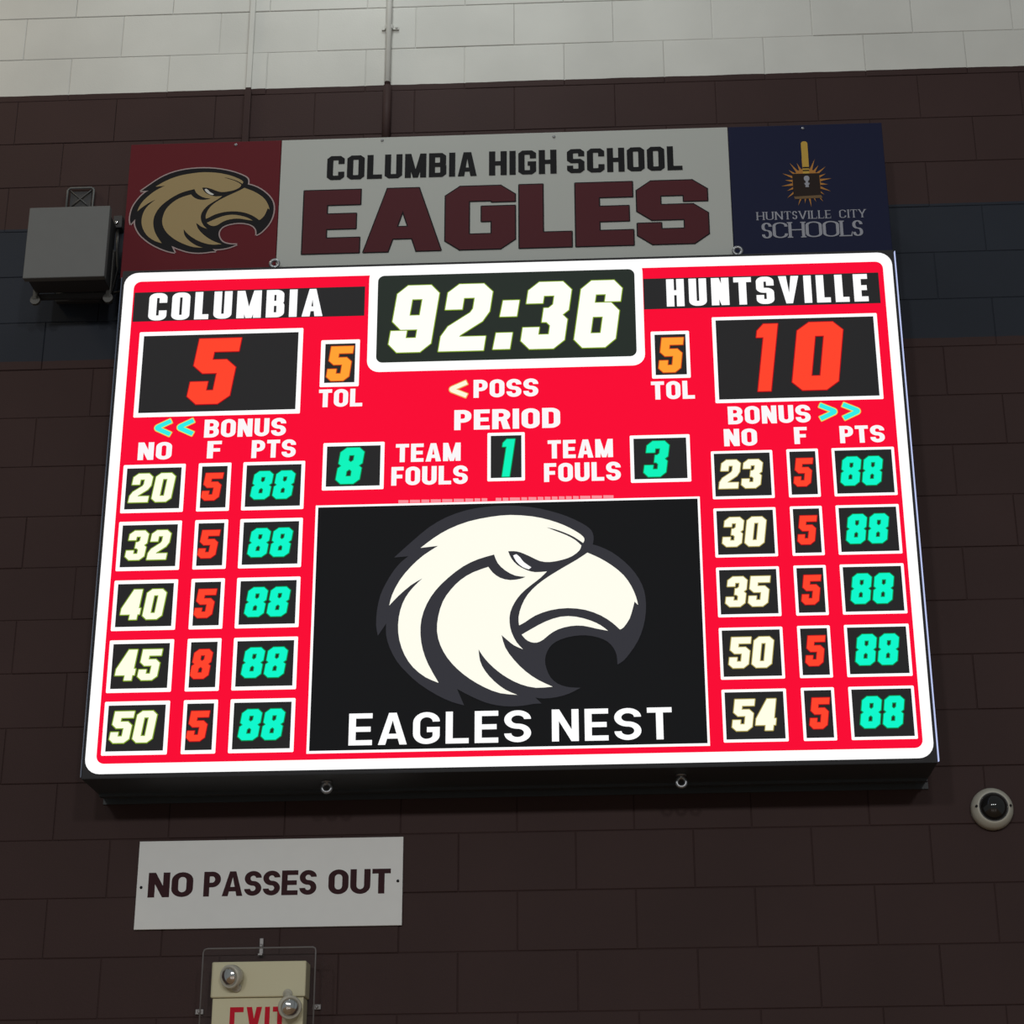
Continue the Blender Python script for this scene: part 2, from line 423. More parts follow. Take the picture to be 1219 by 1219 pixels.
c2 = thing('electrical_conduit', 'thicker painted conduit with a strap, running down the white wall above the scoreboard sign', 'conduit', (-2.345, -0.01, -0.40))
bm = bmesh.new(); tube(bm, [(-2.345, -0.019, 1.7), (-2.345, -0.019, -0.40)], 0.0125, 14); link('pipe', bm, PAINT, c2, True)
bm = bmesh.new(); tube(bm, [(-2.345, -0.019, 0.012), (-2.345, -0.019, -0.30)], 0.0170, 14); link('sleeve', bm, PAINT, c2, True)
strap(c2, -2.345, 0.30, PAINT)
c1 = thing('electrical_conduit', 'slim painted raceway strip on the wall, left of the thicker conduit', 'conduit', (-2.915, -0.01, -0.40))
bm = boxm(-2.926, -2.904, -0.018, -0.005, -0.40, 1.7, bev=0.003); link('raceway', bm, PAINT, c1)
bm = boxm(-2.929, -2.901, -0.021, -0.005, -0.30, 0.012, bev=0.003); link('sleeve', bm, PAINT, c1)

# ============================================================ SCOREBOARD
D = 0.300
BK = mat('cabinet_black', (0.030, 0.037, 0.045, 1), 0.5, bump=(60, 0.1))
TRIM = mat('trim_metal', (0.45, 0.47, 0.52, 1), 0.35, 0.9)
BOLT = mat('bolt_metal', (0.30, 0.31, 0.33, 1), 0.4, 0.85)
sb = thing('scoreboard', 'large lit basketball scoreboard, red with a white rim, showing 92:36', 'scoreboard', (-1.845, -0.15, -2.90))
link('cabinet', boxm(-3.286, -0.408, -D, -0.006, -2.904, -0.962, bev=0.003), BK, sb)
# lower lip and rear rail seen from below
bm = bmesh.new(); box(bm, -3.280, -0.412, -0.085, -0.060, -2.914, -2.904); box(bm, -3.284, -0.400, -0.012, -0.006, -2.925, -2.90)
link('rear_rail', bm, BK, sb)
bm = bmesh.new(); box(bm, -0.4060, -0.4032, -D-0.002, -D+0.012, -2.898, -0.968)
TRIMGLOW = emit('trim_glow', (0.55, 0.62, 0.95, 1), 0.95)  # edge trim is no lamp: its reflected light is put in as emission
ho = link('edge_strip', bm, TRIMGLOW, sb); ho['label'] = 'thin pale blue trim strip with painted-on sheen down the right edge'
bm = bmesh.new(); box(bm, -3.2895, -3.2865, -D-0.001, -D+0.012, -2.898, -0.99)
link('edge_strip', bm, mat('edge_dark', (0.10, 0.13, 0.2, 1), 0.4), sb)['label'] = 'thin dark blue strip down the left edge'  # blue glow on this edge put into the strip's colour

Wh = emit('led_white', (1.0, 1.0, 1.0, 1), 1.05)
RED = emit('led_red_field', (0.95, 0.002, 0.034, 1), 1.0, (0.004, 0.003, 0.003, 1))
DK = mat('led_off', (0.036, 0.036, 0.040, 1), 0.75, spec=0.2)
DK2 = mat('led_off_green', (0.035, 0.050, 0.042, 1), 0.75, spec=0.2)
LET = emit('led_lettering', (0.96, 0.93, 0.94, 1), 1.0)
CRM = emit('led_cream', (1.0, 1.0, 0.80, 1), 1.0)
CRM2 = emit('led_clock', (1.0, 1.0, 0.90, 1), 1.05)
GRN = emit('led_green_bloom', (0.30, 0.48, 0.03, 1), 0.8)
TEAL = emit('led_teal', (0.0, 0.93, 0.60, 1), 1.0)
TEALR = emit('led_teal_bloom', (0.0, 0.42, 0.12, 1), 0.75)
TEAL2 = emit('led_period_teal', (0.0, 0.90, 0.50, 1), 1.0)
ORD = emit('led_red_digit', (1.0, 0.055, 0.022, 1), 1.0)
ORDR = emit('led_red_bloom', (0.62, 0.0, 0.01, 1), 0.8)
AMB = emit('led_amber', (1.0, 0.36, 0.03, 1), 1.0)
AMBR = emit('led_amber_bloom', (0.75, 0.08, 0.01, 1), 0.8)
CY = emit('led_cyan', (0.03, 0.86, 0.80, 1), 1.0)
CYR = emit('led_yellow_rim', (0.85, 0.75, 0.10, 1), 0.9)
Y0 = -D-0.0005
_lv = lambda k: Y0-0.0008*k

base = flat('display_face', [rrect(-3.284, -0.410, -2.902, -0.964)], Y0, DK, sb)
wr = flat('white_rim', [rrect(-3.277, -0.418, -2.888, -0.973, 0.052)], _lv(1), Wh, sb); wr['label'] = 'glowing white outer rim'
rf = flat('red_field', [rrect(-3.239, -0.453, -2.853, -1.011, 0.028)], _lv(2), RED, sb); rf['label'] = 'bright red lit field'
# clock rim joins the outer rim at the top
cp = flat('clock_panel', [rrect(-2.356, -1.340, -1.411, -0.980, 0.045)], _lv(3), Wh, sb); cp['label'] = 'white framed black game clock reading 92:36'
flat('clock_window', [rrect(-2.323, -1.370, -1.374, -1.015, 0.024)], _lv(4), DK2, cp)

def digits(parent, text, x0, x1, z0, z1, m, rim, rimw, name='digit', st=BLOCK_DIGIT, slant=0.14, rname='digit_glow'):
    ch = words(text, st, x0, x1, z0, z1, slant, True)
    for g in ch: flat(rname, g, _lv(5), rim, parent, grow=rimw)  # bloom round the lit digits put into a coloured outline mesh
    for g in ch: flat(name, g, _lv(6), m, parent)
BD = dict(BLOCK_DIGIT)
for g, a, b_ in (('9', -2.283, -2.089), ('2', -2.095, -1.891), ('3', -1.797, -1.599), ('6', -1.602, -1.412)):
    digits(cp, g, a, b_, -1.335, -1.060, CRM2, GRN, 0.0035, st=dict(BLOCK_DIGIT, tv=0.25, th=0.21, w=0.66))
for z_, xo in ((-1.199, 0.011), (-1.332, -0.015)):
    q = [(-1.880+xo, z_), (-1.818+xo, z_), (-1.808+xo, z_+0.066), (-1.868+xo, z_+0.066)]
    flat('colon_glow', [q], _lv(5), GRN, cp, grow=0.0035); flat('colon_dot', [q], _lv(6), CRM2, cp)

def panel(name, x0, x1, z0, z1, label, f=0.015, dark=DK, parent=None, rimm=None):
    p = flat(name, [rrect(x0, x1, z0, z1, 0.004, 2)], _lv(3), rimm or Wh, sb)
    if label: p['label'] = label
    flat('dark_window', [rrect(x0+f, x1-f, z0+f, z1-f)], _lv(4), dark, p)
    return p
p = flat('team_name_panel', [rrect(-3.234, -2.371, -1.179, -1.057)], _lv(3), DK, sb); p['label'] = 'black strip with the home name COLUMBIA'
for g in words('COLUMBIA', IMPACT, -3.176, -2.526, -1.177, -1.063, 0, True): flat('letter', g, _lv(6), Wh, p)
p = flat('team_name_panel', [rrect(-1.338, -0.472, -1.184, -1.057)], _lv(3), DK, sb); p['label'] = 'black strip with the guest name HUNTSVILLE'
for g in words('HUNTSVILLE', IMPACT, -1.254, -0.515, -1.176, -1.063, 0, True): flat('letter', g, _lv(6), Wh, p)
p = panel('score_panel', -3.203, -2.595, -1.569, -1.223, 'home score window reading 5', 0.017)
digits(p, '5', -3.015, -2.822, -1.523, -1.258, ORD, ORDR, 0.003, st=dict(BLOCK_DIGIT, w=0.60))
p = panel('score_panel', -1.092, -0.490, -1.570, -1.224, 'guest score window reading 10', 0.0135)
digits(p, '1', -0.963, -0.853, -1.528, -1.258, ORD, ORDR, 0.003, st=dict(BLOCK_DIGIT, tv=0.24, w=.5))
digits(p, '0', -0.817, -0.613, -1.528, -1.256, ORD, ORDR, 0.003, st=dict(BLOCK_DIGIT, w=0.62))
for s, x0, x1, dx0, dx1, f in ((0, -2.527, -2.384, -2.505, -2.406, 0.016), (1, -1.317, -1.177, -1.294, -1.198, 0.0135)):
    p = panel('timeout_panel', x0, x1, -1.466, -1.276, ['home timeouts left window reading amber 5', 'guest timeouts left window reading amber 5'][s], f)
    digits(p, '5', dx0, dx1, -1.443, -1.304, AMB, AMBR, 0.003, slant=0.12)
def caption(text, x0, x1, z0, z1, st=GOTHIC, m=LET, name='caption'):
    return flat(name, words(text, st, x0, x1, z0, z1), _lv(4), m, sb)
caption('TOL', -2.528, -2.369, -1.547, -1.476); caption('TOL', -1.322, -1.165, -1.550, -1.478)
caption('BONUS', -2.940, -2.643, -1.656, -1.585); caption('BONUS', -1.050, -0.755, -1.655, -1.585)
caption('NO', -3.176, -3.053, -1.738, -1.669); caption('F', -2.925, -2.873, -1.738, -1.670); caption('PTS', -2.764, -2.604, -1.741, -1.671)
caption('NO', -1.068, -0.950, -1.740, -1.673); caption('F', -0.818, -0.772, -1.738, -1.672); caption('PTS', -0.656, -0.497, -1.739, -1.672)
caption('POSS', -1.965, -1.730, -1.525, -1.453); caption('PERIOD', -2.034, -1.652, -1.651, -1.572)
for dx in (0, 0.545):
    caption('TEAM', -2.243+dx, -2.010+dx, -1.771, -1.700); caption('FOULS', -2.257+dx, -1.984+dx, -1.861, -1.789)
def chevron(x0, x1, z0, z1, left, m, rim, label):
    zm = (z0+z1)/2; t = 0.017; pts = [(x1, z1-t*0.6), (x0+t, zm), (x1, z0+t*0.6)] if left else [(x0, z1-t*0.6), (x1-t, zm), (x0, z0+t*0.6)]
    q = stroke(pts, t, 0.01, False, False)
    a = flat('arrow_glow', q, _lv(4), rim, sb, grow=0.0035); b = flat('arrow', q, _lv(5), m, a); b['label'] = label
    a['label'] = label+' rim'
for x0 in (-3.138, -3.056): chevron(x0+0.004, x0+0.075, -1.650, -1.576, True, CY, CYR, 'cyan arrow pointing to the home side')
for x0 in (-0.720, -0.637): chevron(x0, x0+0.073, -1.652, -1.578, False, CY, CYR, 'cyan arrow pointing to the guest side')
chevron(-2.066, -1.990, -1.526, -1.452, True, emit('led_pale', (1, 0.95, 0.72, 1), 1.0), emit('led_orange_rim', (0.95, 0.45, 0.12, 1), 0.9), 'pale yellow possession arrow pointing left')
p = panel('foul_panel', -2.505, -2.284, -1.873, -1.689, 'home team fouls window reading 8', 0.014)
digits(p, '8', -2.458, -2.354, -1.850, -1.711, TEAL2, TEALR, 0.003)
p = panel('foul_panel', -1.404, -1.190, -1.872, -1.689, 'guest team fouls window reading 3', 0.013)
digits(p, '3', -1.360, -1.262, -1.851, -1.714, TEAL2, TEALR, 0.003)
p = panel('period_panel', -1.914, -1.780, -1.853, -1.665, 'period window reading teal 1', 0.012)
digits(p, '1', -1.876, -1.815, -1.837, -1.692, TEAL2, TEALR, 0.003)

home = ['20', '32', '40', '45', '50']; guest = ['23', '30', '35', '50', '54']
hf = ['5', '5', '5', '8', '5']
zt = [-1.756, -1.975, -2.196, -2.416, -2.636]; zb = [-1.942, -2.161, -2.382, -2.605, -2.825]
zbg = [-1.942, -2.161, -2.380, -2.603, -2.822]
for i in range(5):
    sh = 0.0015*i
    p = panel('player_number_panel', -3.224, -2.999, zb[i], zt[i], 'home player number window reading '+home[i], 0.014)
    digits(p, home[i], -3.197-0.002*i+(0.004 if i else 0), -3.031-0.002*i, zt[i]-0.146, zt[i]-0.036, CRM, GRN, 0.0035)
    p = panel('player_foul_panel', -2.952, -2.834, zb[i], zt[i], 'home player fouls window reading '+hf[i], 0.013)
    digits(p, hf[i], -2.938, -2.860, zt[i]-0.145, zt[i]-0.040, ORD, ORDR, 0.0025)
    p = panel('player_points_panel', -2.791, -2.568, zb[i], zt[i], 'home player points window reading 88', 0.013)
    digits(p, '88', -2.761, -2.600, zt[i]-0.145, zt[i]-0.038, TEAL, TEALR, 0.003)
    p = panel('player_number_panel', -1.117, -0.899, zbg[i], zt[i]-0.002, 'guest player number window reading '+guest[i], 0.010)
    digits(p, guest[i], -1.094+sh, -0.934+sh, zt[i]-0.147, zt[i]-0.038, CRM, emit('led_yellow_bloom', (0.55, 0.45, 0.12, 1), 0.8), 0.003)
    p = panel('player_foul_panel', -0.849, -0.737, zbg[i], zt[i]-0.001, 'guest player fouls window reading 5', 0.010)
    digits(p, '5', -0.831+sh*0.5, -0.757+sh*0.5, zt[i]-0.145, zt[i]-0.038, ORD, ORDR, 0.0025)
    p = panel('player_points_panel', -0.689, -0.468, zbg[i], zt[i]-0.001, 'guest player points window reading 88', 0.010)
    digits(p, '88', (-0.666 if i == 0 else -0.662)+sh*0.6, (-0.510 if i == 0 else -0.506)+sh*0.6, zt[i]-0.146, zt[i]-0.037, TEAL, TEALR, 0.003)

# message screen
ms = flat('message_screen', [rrect(-2.524, -1.163, -2.832, -1.930)], _lv(3), Wh, sb); ms['label'] = 'black message screen with a cream eagle head and the words EAGLES NEST'
flat('screen_window', [rrect(-2.515, -1.171, -2.823, -1.938)], _lv(4), mat('led_off_deep', (0.010, 0.011, 0.014, 1), 0.75, spec=0.2), ms)
for g in words('EAGLES NEST', dict(ARIAL, tv=0.20, th=0.16, track=0.17, w=0.76), -2.382, -1.288, -2.807, -2.696, 0, True): flat('letter', g, _lv(6), Wh, ms)
# faint remnant of a wiped-out line above the screen
FAINT = emit('led_pink', (0.95, 0.28, 0.33, 1), 1.0)
fr = bmesh.new()
xx = -2.23
segs = []
while xx < -1.47:
    wd = random.choice((0.020, 0.028, 0.036)); 
    if not -1.915 < xx < -1.885: segs.append([(xx, -1.929), (xx+wd, -1.929), (xx+wd, -1.918), (xx, -1.917)])
    xx += wd+0.005
for half in ([s_ for s_ in segs if s_[0][0] < -1.9], [s_ for s_ in segs if s_[0][0] > -1.9]):
    fl_ = flat('faded_line', half, _lv(4), FAINT, sb); fl_['label'] = 'faint pink remnant of a wiped line of print'; fl_['kind'] = 'stuff'

# eagle head emblem, outlines in emblem units
SIL = [(130,247),(165,215),(210,175),(270,125),(340,85),(420,58),(500,45),(590,42),(680,50),(760,68),(830,92),(890,122),(922,145),(935,165),(938,190),(934,212),(960,220),(1010,245),(1060,285),(1100,330),(1128,380),(1140,430),(1140,490),(1128,550),(1105,605),(1070,655),(1045,682),(1022,696),(1020,660),(1008,630),(985,605),(950,588),(900,578),(850,580),(800,592),(765,612),(745,640),(737,672),(742,705),(758,740),(785,765),(820,778),(850,782),(876,783),(830,805),(780,818),(730,822),(698,818),(722,841),(690,842),(650,848),(600,850),(550,845),(500,832),(450,810),(415,792),(390,778),(418,842),(370,828),(310,800),(240,755),(190,710),(150,665),(120,610),(105,560),(104,514),(72,562),(64,520),(66,460),(78,400),(100,350),(130,300),(160,265),(188,243)]
P1 = [(237,210),(290,170),(350,135),(430,105),(520,88),(600,82),(690,90),(760,107),(820,130),(870,158),(895,178),(901,192),(895,205),(860,180),(820,160),(780,145),(748,137),(790,155),(830,172),(865,193),(888,215),(880,235),(850,258),(810,272),(760,280),(720,275),(680,255),(640,237),(615,232),(592,232),(605,262),(630,290),(665,310),(700,320),(748,318),(720,345),(680,375),(645,405),(618,440),(600,480),(597,520),(605,560),(625,600),(650,628),(615,612),(590,592),(565,570),(580,620),(615,670),(660,715),(710,750),(766,777),(700,780),(640,765),(590,740),(550,712),(515,680),(490,650),(474,625),(480,670),(500,710),(535,750),(580,785),(627,806),(560,798),(500,775),(440,740),(390,700),(350,655),(322,605),(308,550),(312,490),(330,430),(360,385),(400,345),(450,315),(512,294),(530,318),(560,340),(600,350),(640,346),(662,338),(620,332),(580,310),(550,280),(535,244),(470,262),(410,290),(350,335),(300,385),(265,440),(245,500),(242,560),(252,620),(275,680),(317,753),(265,730),(215,690),(180,640),(158,580),(152,520),(160,460),(180,410),(210,370),(246,335),(200,362),(150,405),(115,442),(125,400),(155,340),(200,285),(250,240),(308,203)]
P2 = [(912,245),(960,268),(1010,300),(1055,340),(1085,385),(1103,430),(1110,462),(1096,448),(1090,470),(1075,515),(1050,550),(1035,558),(1005,530),(960,500),(900,477),(830,468),(760,475),(700,495),(660,520),(635,533),(633,500),(645,455),(670,410),(710,370),(760,335),(820,300),(870,272)]
P3 = [(645,570),(690,545),(740,520),(800,502),(860,503),(920,520),(960,540),(988,562),(940,552),(890,540),(840,540),(790,552),(755,572),(730,592),(705,603),(680,600),(660,588)]
EYE = [(612,250),(625,245),(640,258),(655,278),(685,300),(675,308),(650,298),(625,275)]
def smooth(p, keep=0.5):
    """one round of corner-preserving subdivision"""
    out = []; n = len(p)
    for i in range(n):
        a, b, c, d = (Vector(p[(i+j-1) % n]) for j in range(4))
        def sharp(u, v, w): 
            s, t = (v-u).normalized(), (w-v).normalized(); return s.dot(t) < 0.6
        out.append(tuple(b))
        mid = (b+c)/2
        tb = Vector((0, 0)) if sharp(a, b, c) else (c-a)/2
        tc = Vector((0, 0)) if sharp(b, c, d) else (d-b)/2
        if tb.length == 0: tb = (c-b)
        if tc.length == 0: tc = (c-b)
        mid = (b+c)/2+(tb-tc)/8
        out.append(tuple(mid))
    return out
SIL, P1, P2, P3, EYE = [smooth(p) for p in (SIL, P1, P2, P3, EYE)]
def emblem(parent, x0, x1, z0, z1, y, dy, mdark, mlight, meye, mout=None, out=0.0):
    X = lambda p: [(x0+(a-64)/(1141-64)*(x1-x0), z1-(b-42)/(850-42)*(z1-z0)) for a, b in p]
    if mout: flat('emblem_outline', [X(SIL)], y+dy, mout, parent, grow=out)
    flat('emblem_silhouette', [X(SIL)], y, mdark, parent)  # dark silhouette, part of the emblem's own artwork
    flat('emblem_head', [X(P1), X(P2), X(P3)], y-dy, mlight, parent)
    flat('emblem_eye', [X(EYE)], y-2*dy, meye, parent)
# the screen is seen in true proportion: corners mapped from the emblem's box
SL = emit('led_slate', (0.040, 0.040, 0.050, 1), 0.8); CR3 = emit('led_ivory', (1.0, 0.985, 0.86, 1), 1.0)
emblem(ms, -2.298, -1.364, -2.682, -1.948, _lv(5.5), 0.0006, SL, CR3, Wh)

# eye bolts on the cabinet top and bottom
for x, z, up in ((-2.720, -0.935, 1), (-0.982, -0.935, 1), (-2.467, -2.925, -1), (-1.260, -2.930, -1)):
    y = -0.275 if up > 0 else -0.20
    bm = bmesh.new(); torus(bm, (x, y, z), 0.0155, 0.0065); zc = -0.962 if up > 0 else -2.904
    lathe(bm, [(0.007, 0), (0.007, abs(z-zc)-0.012)], (x, y, min(zc, z+0.012) if up > 0 else z+0.012), 'Z', 12)
    if up > 0: lathe(bm, [(0.019, 0), (0.019, 0.004)], (x, y, zc), 'Z', 16)
    else: lathe(bm, [(0.019, 0), (0.019, 0.004)], (x, y, zc-0.004), 'Z', 16)
    link('eye_bolt', bm, BOLT, sb, True)

# ============================================================ SIGN PANELS ABOVE THE BOARD
YB = 0.24
vin = lambda n, c: mat(n, c, 0.6, spec=0.12)
BW = vin('vinyl_white', (0.44, 0.46, 0.44, 1)); BM = vin('vinyl_maroon', (0.115, 0.012, 0.018, 1)); BB = vin('vinyl_navy', (0.010, 0.013, 0.042, 1))
INK = vin('vinyl_black', (0.010, 0.010, 0.012, 1)); GOLD = vin('vinyl_gold', (0.33, 0.25, 0.125, 1)); MRED = vin('vinyl_letter_maroon', (0.080, 0.017, 0.023, 1))
def sign(label, x0, x1, m, screws):
    t = thing('wall_sign', label, 'sign', ((x0+x1)/2, -YB, -0.962))
    link('sign_panel', boxm(x0, x1, -YB, -YB+0.012, -0.960, -0.372, bev=0.0015, seg=1), m, t)
    link('mounting_rail', boxm(x0+0.03, x1-0.03, -YB+0.012, -0.006, -0.66, -0.60), BK, t)
    for sx, sz in screws:
        bm = bmesh.new(); lathe(bm, [(0.006, 0), (0.006, 0.002), (0.003, 0.004)], (sx, -YB-0.0, sz), n=10); link('screw', bm, BOLT, t)
    return t
s1 = sign('maroon panel with a gold eagle head, at the left above the scoreboard', -3.312, -2.7235, BM, [(-2.901, -0.387)])
emblem(s1, -3.292, -2.740, -0.860, -0.489, -YB-0.0022, 0.0006, INK, GOLD, vin('vinyl_eye', (0.6, 0.6, 0.58, 1)), vin('vinyl_outline', (0.36, 0.28, 0.28, 1)), 0.005)
s2 = sign('long white panel reading COLUMBIA HIGH SCHOOL EAGLES above the scoreboard clock', -2.7215, -0.994, BW, [(-2.330, -0.386), (-1.664, -0.393)])
yv = -YB-0.0012
for t_, a, b_ in (('COLUMBIA', -2.541, -1.962), ('HIGH', -1.915, -1.655), ('SCHOOL', -1.615, -1.173)):
    for g in words(t_, VARSITY, a, b_, -0.558, -0.451, 0, True): flat('letter', g, yv, INK, s2)
for g in words('EAGLES', VARSITY_WIDE, -2.624, -1.084, -0.878, -0.604, 0, True):
    flat('letter_outline', g, yv, INK, s2, grow=0.0045); flat('letter', g, yv-0.0008, MRED, s2)
s3 = sign('navy panel with a torch and sunburst reading HUNTSVILLE CITY SCHOOLS', -0.992, -0.402, BB, [(-0.705, -0.388)])
PALE = vin('vinyl_pale_lettering', (0.30, 0.31, 0.36, 1)); OR = vin('vinyl_orange', (0.42, 0.19, 0.045, 1)); YE = vin('vinyl_yellow', (0.50, 0.32, 0.06, 1))
for t_, a, b_, z0, z1 in (('HUNTSVILLE', -0.901, -0.622, -0.787, -0.752), ('CITY', -0.590, -0.490, -0.787, -0.752), ('SCHOOLS', -0.885, -0.506, -0.866, -0.799)):
    for g in words(t_, ROMAN if t_ != 'SCHOOLS' else dict(ROMAN, track=0.04), a, b_, z0, z1, 0, True): flat('letter', g, yv, PALE, s3)
cx, cz = -0.705, -0.628; burst = []; n = 24
for i in range(n):
    a = math.pi/2+2*math.pi*(i+0.5)/n; ro = 0.088 if i % 2 else 0.104; ww = math.pi/n*0.92
    pt = lambda r_, an: (cx+r_*math.cos(an)*0.93, cz+r_*math.sin(an)*1.05)
    burst.append([pt(0.050, a-ww), pt(ro, a), pt(0.050, a+ww)])
burst.append([(cx+0.058*math.cos(2*math.pi*i/24)*0.93, cz+0.058*math.sin(2*math.pi*i/24)*1.05) for i in range(24)])
flat('sunburst', burst, yv, OR, s3)
tor = rrect(-0.7165, -0.6915, -0.600, -0.447, 0.011); flat('torch', [tor], yv-0.0006, YE, s3)
flat('torch_band', [rrect(-0.716, -0.692, -0.567, -0.561), rrect(-0.716, -0.692, -0.579, -0.574)], yv-0.0012, INK, s3)
flat('book', [[(-0.757, -0.590), (-0.655, -0.590), (-0.653, -0.686), (-0.757, -0.690)]], yv-0.0012, vin('vinyl_brown', (0.022, 0.014, 0.012, 1)), s3)
flat('book_edge', [[(-0.757, -0.690), (-0.653, -0.686), (-0.648, -0.698), (-0.750, -0.701)]], yv-0.0012, vin('vinyl_tan', (0.16, 0.10, 0.05, 1)), s3)
flat('book_mark', [rrect(-0.714, -0.693, -0.624, -0.600, 0.010), [(-0.708, -0.622), (-0.699, -0.622), (-0.697, -0.650), (-0.710, -0.650)], [(-0.714, -0.632), (-0.693, -0.632), (-0.696, -0.640), (-0.711, -0.640)]], yv-0.0018, PALE, s3)

# ============================================================ NO PASSES OUT
SW = mat('sign_white', (0.68, 0.695, 0.69, 1), 0.45, vary=0.03)
np_ = thing('wall_sign', 'white rectangular sign reading NO PASSES OUT on the maroon block wall', 'sign', (-2.683, -0.008, -3.362))
link('sign_panel', boxm(-3.144, -2.223, -0.014, -0.006, -3.363, -3.059, bev=0.001, seg=1), SW, np_)
for t_, a, b_ in (('NO', -3.104, -2.948), ('PASSES', -2.911, -2.520), ('OUT', -2.479, -2.264)):
    for g in words(t_, dict(ARIAL, tv=0.25, th=0.19, track=0.07, wid=dict(S=0.92, P=0.92, A=1.12, E=0.88)), a, b_, -3.254, -3.169, 0, True): flat('letter', g, -0.0148, vin('sign_letter', (0.040, 0.012, 0.016, 1)), np_)
for sx, sz in ((-3.128, -3.219), (-2.239, -3.212)):
    bm = bmesh.new(); lathe(bm, [(0.005, 0), (0.005, 0.002), (0.002, 0.0035)], (sx, -0.014, sz), n=10); link('screw', bm, INK, np_)

# ============================================================ EXIT SIGN WITH EMERGENCY LIGHTS
CREAM = mat('cream_plastic', (0.66, 0.62, 0.42, 1), 0.5, spec=0.3)
EXR = mat('exit_red', (0.62, 0.004, 0.025, 1), 0.6, spec=0.1)
ex = thing('exit_sign', 'cream exit sign with two emergency lamp heads below the NO PASSES OUT sign', 'exit sign', (-2.69, -0.05, -3.88))
link('battery_housing', boxm(-2.850, -2.532, -0.095, -0.006, -3.605, -3.488, bev=0.004), CREAM, ex)
link('sign_face', boxm(-2.844, -2.538, -0.086, -0.006, -3.870, -3.606, bev=0.003), CREAM, ex)
for g in words('EXIT', dict(ARIAL, w=0.44, tv=0.14, th=0.10, track=0.085, term=.3), -2.783, -2.592, -3.800, -3.636, 0, True): flat('letter', g, -0.0868, EXR, ex)
CLR = mat('lamp_plastic', (0.52, 0.50, 0.42, 1), 0.15); CHR = mat('lamp_chrome', (0.8, 0.8, 0.8, 1), 0.12, 1.0)
def lamp_head(x, z, tilt, stemdx, stemdz):
    bm = bmesh.new(); lathe(bm, [(0.026, -0.03), (0.036, -0.01), (0.039, 0.012), (0.036, 0.018), (0.032, 0.016)], (0, 0, 0), n=28)
    h = link('lamp_head', bm, CLR, None, True); h.location = (x, -0.127, z); h.rotation_euler = tilt; put(h, ex)
    bm = bmesh.new(); lathe(bm, [(0.031, 0.0165), (0.025, 0.022), (0.014, 0.028), (0.003, 0.031)], (0, 0, 0), n=28)
    r = link('reflector', bm, CHR, None, True); r.parent = h
    bm = bmesh.new(); tube(bm, [(x, -0.125, z), (x+stemdx, -0.11, z+stemdz), (x+stemdx, -0.085, z+stemdz)], 0.011, 12); link('swivel_arm', bm, CLR, ex, True)
    bm = bmesh.new(); lathe(bm, [(0.016, 0), (0.016, 0.008), (0.012, 0.012)], (x+stemdx, -0.093, z+stemdz), n=20); link('swivel_base', bm, CLR, ex, True)
lamp_head(-2.774, -3.540, (0.25, 0, -0.45), 0.012, -0.033)
lamp_head(-2.578, -3.642, (0.30, 0, 0.35), -0.012, 0.045)

# clear guard box over it: pale edges, clear faces
gm = bpy.data.materials.new('clear_guard'); gm.use_nodes = True; nt = gm.node_tree; nt.nodes.clear()
o_ = nt.nodes.new('ShaderNodeOutputMaterial'); mx = nt.nodes.new('ShaderNodeMixShader'); tr = nt.nodes.new('ShaderNodeBsdfTransparent'); gl = nt.nodes.new('ShaderNodeBsdfGlossy')
tr.inputs[0].default_value = (0.985, 0.985, 0.985, 1); gl.inputs['Roughness'].default_value = 0.08; gl.inputs[0].default_value = (1, 1, 1, 1); mx.inputs[0].default_value = 0.010
nt.links.new(tr.outputs[0], mx.inputs[1]); nt.links.new(gl.outputs[0], mx.inputs[2]); nt.links.new(mx.outputs[0], o_.inputs[0])
EDG = mat('guard_edge', (0.13, 0.12, 0.12, 1), 0.35)
gd = thing('guard_box', 'clear guard box with pale edges fitted around the exit sign', 'guard', (-2.675, -0.08, -3.95))
gx0, gx1, gz0, gz1, gy = -2.863, -2.488, -3.95, -3.457, -0.18
bm = bmesh.new(); box(bm, gx0, gx1, gy, gy+0.003, gz0, gz1)
box(bm, gx0, gx0+0.003, gy+0.003, -0.008, gz0, gz1); box(bm, gx1-0.003, gx1, gy+0.003, -0.008, gz0, gz1); box(bm, gx0+0.003, gx1-0.003, gy+0.003, -0.008, gz1-0.003, gz1)
link('clear_cover', bm, gm, gd)
bm = bmesh.new(); tube(bm, [(gx0, gy, gz0), (gx0, gy, gz1-0.012), (gx0+0.004, gy, gz1-0.003), (gx0+0.014, gy, gz1), (gx1-0.01, gy, gz1), (gx1-0.002, gy, gz1-0.004), (gx1, gy, gz1-0.012), (gx1, gy, gz0)], 0.0026, 8)
link('cover_edge', bm, EDG, gd, True)
for x, z, dz in ((-2.702, -3.424, 1), (-2.902, -3.640, 0), (-2.505, -3.630, 0)):
    bm = bmesh.new()
    if dz: box(bm, x-0.007, x+0.007, -0.012, -0.006, z-0.030, z+0.026, bev=0.002); box(bm, x-0.007, x+0.007, -0.03, -0.006, z-0.034, z-0.028)
    else: box(bm, x-0.014, x+0.014, -0.012, -0.006, z-0.009, z+0.009, bev=0.002)
    lathe(bm, [(0.006, 0), (0.006, 0.004), (0.003, 0.006)], (x, -0.012, z), n=12)
    link('mounting_tab', bm, mat('tab_grey', (0.22, 0.21, 0.21, 1), 0.4, 0.3), gd)

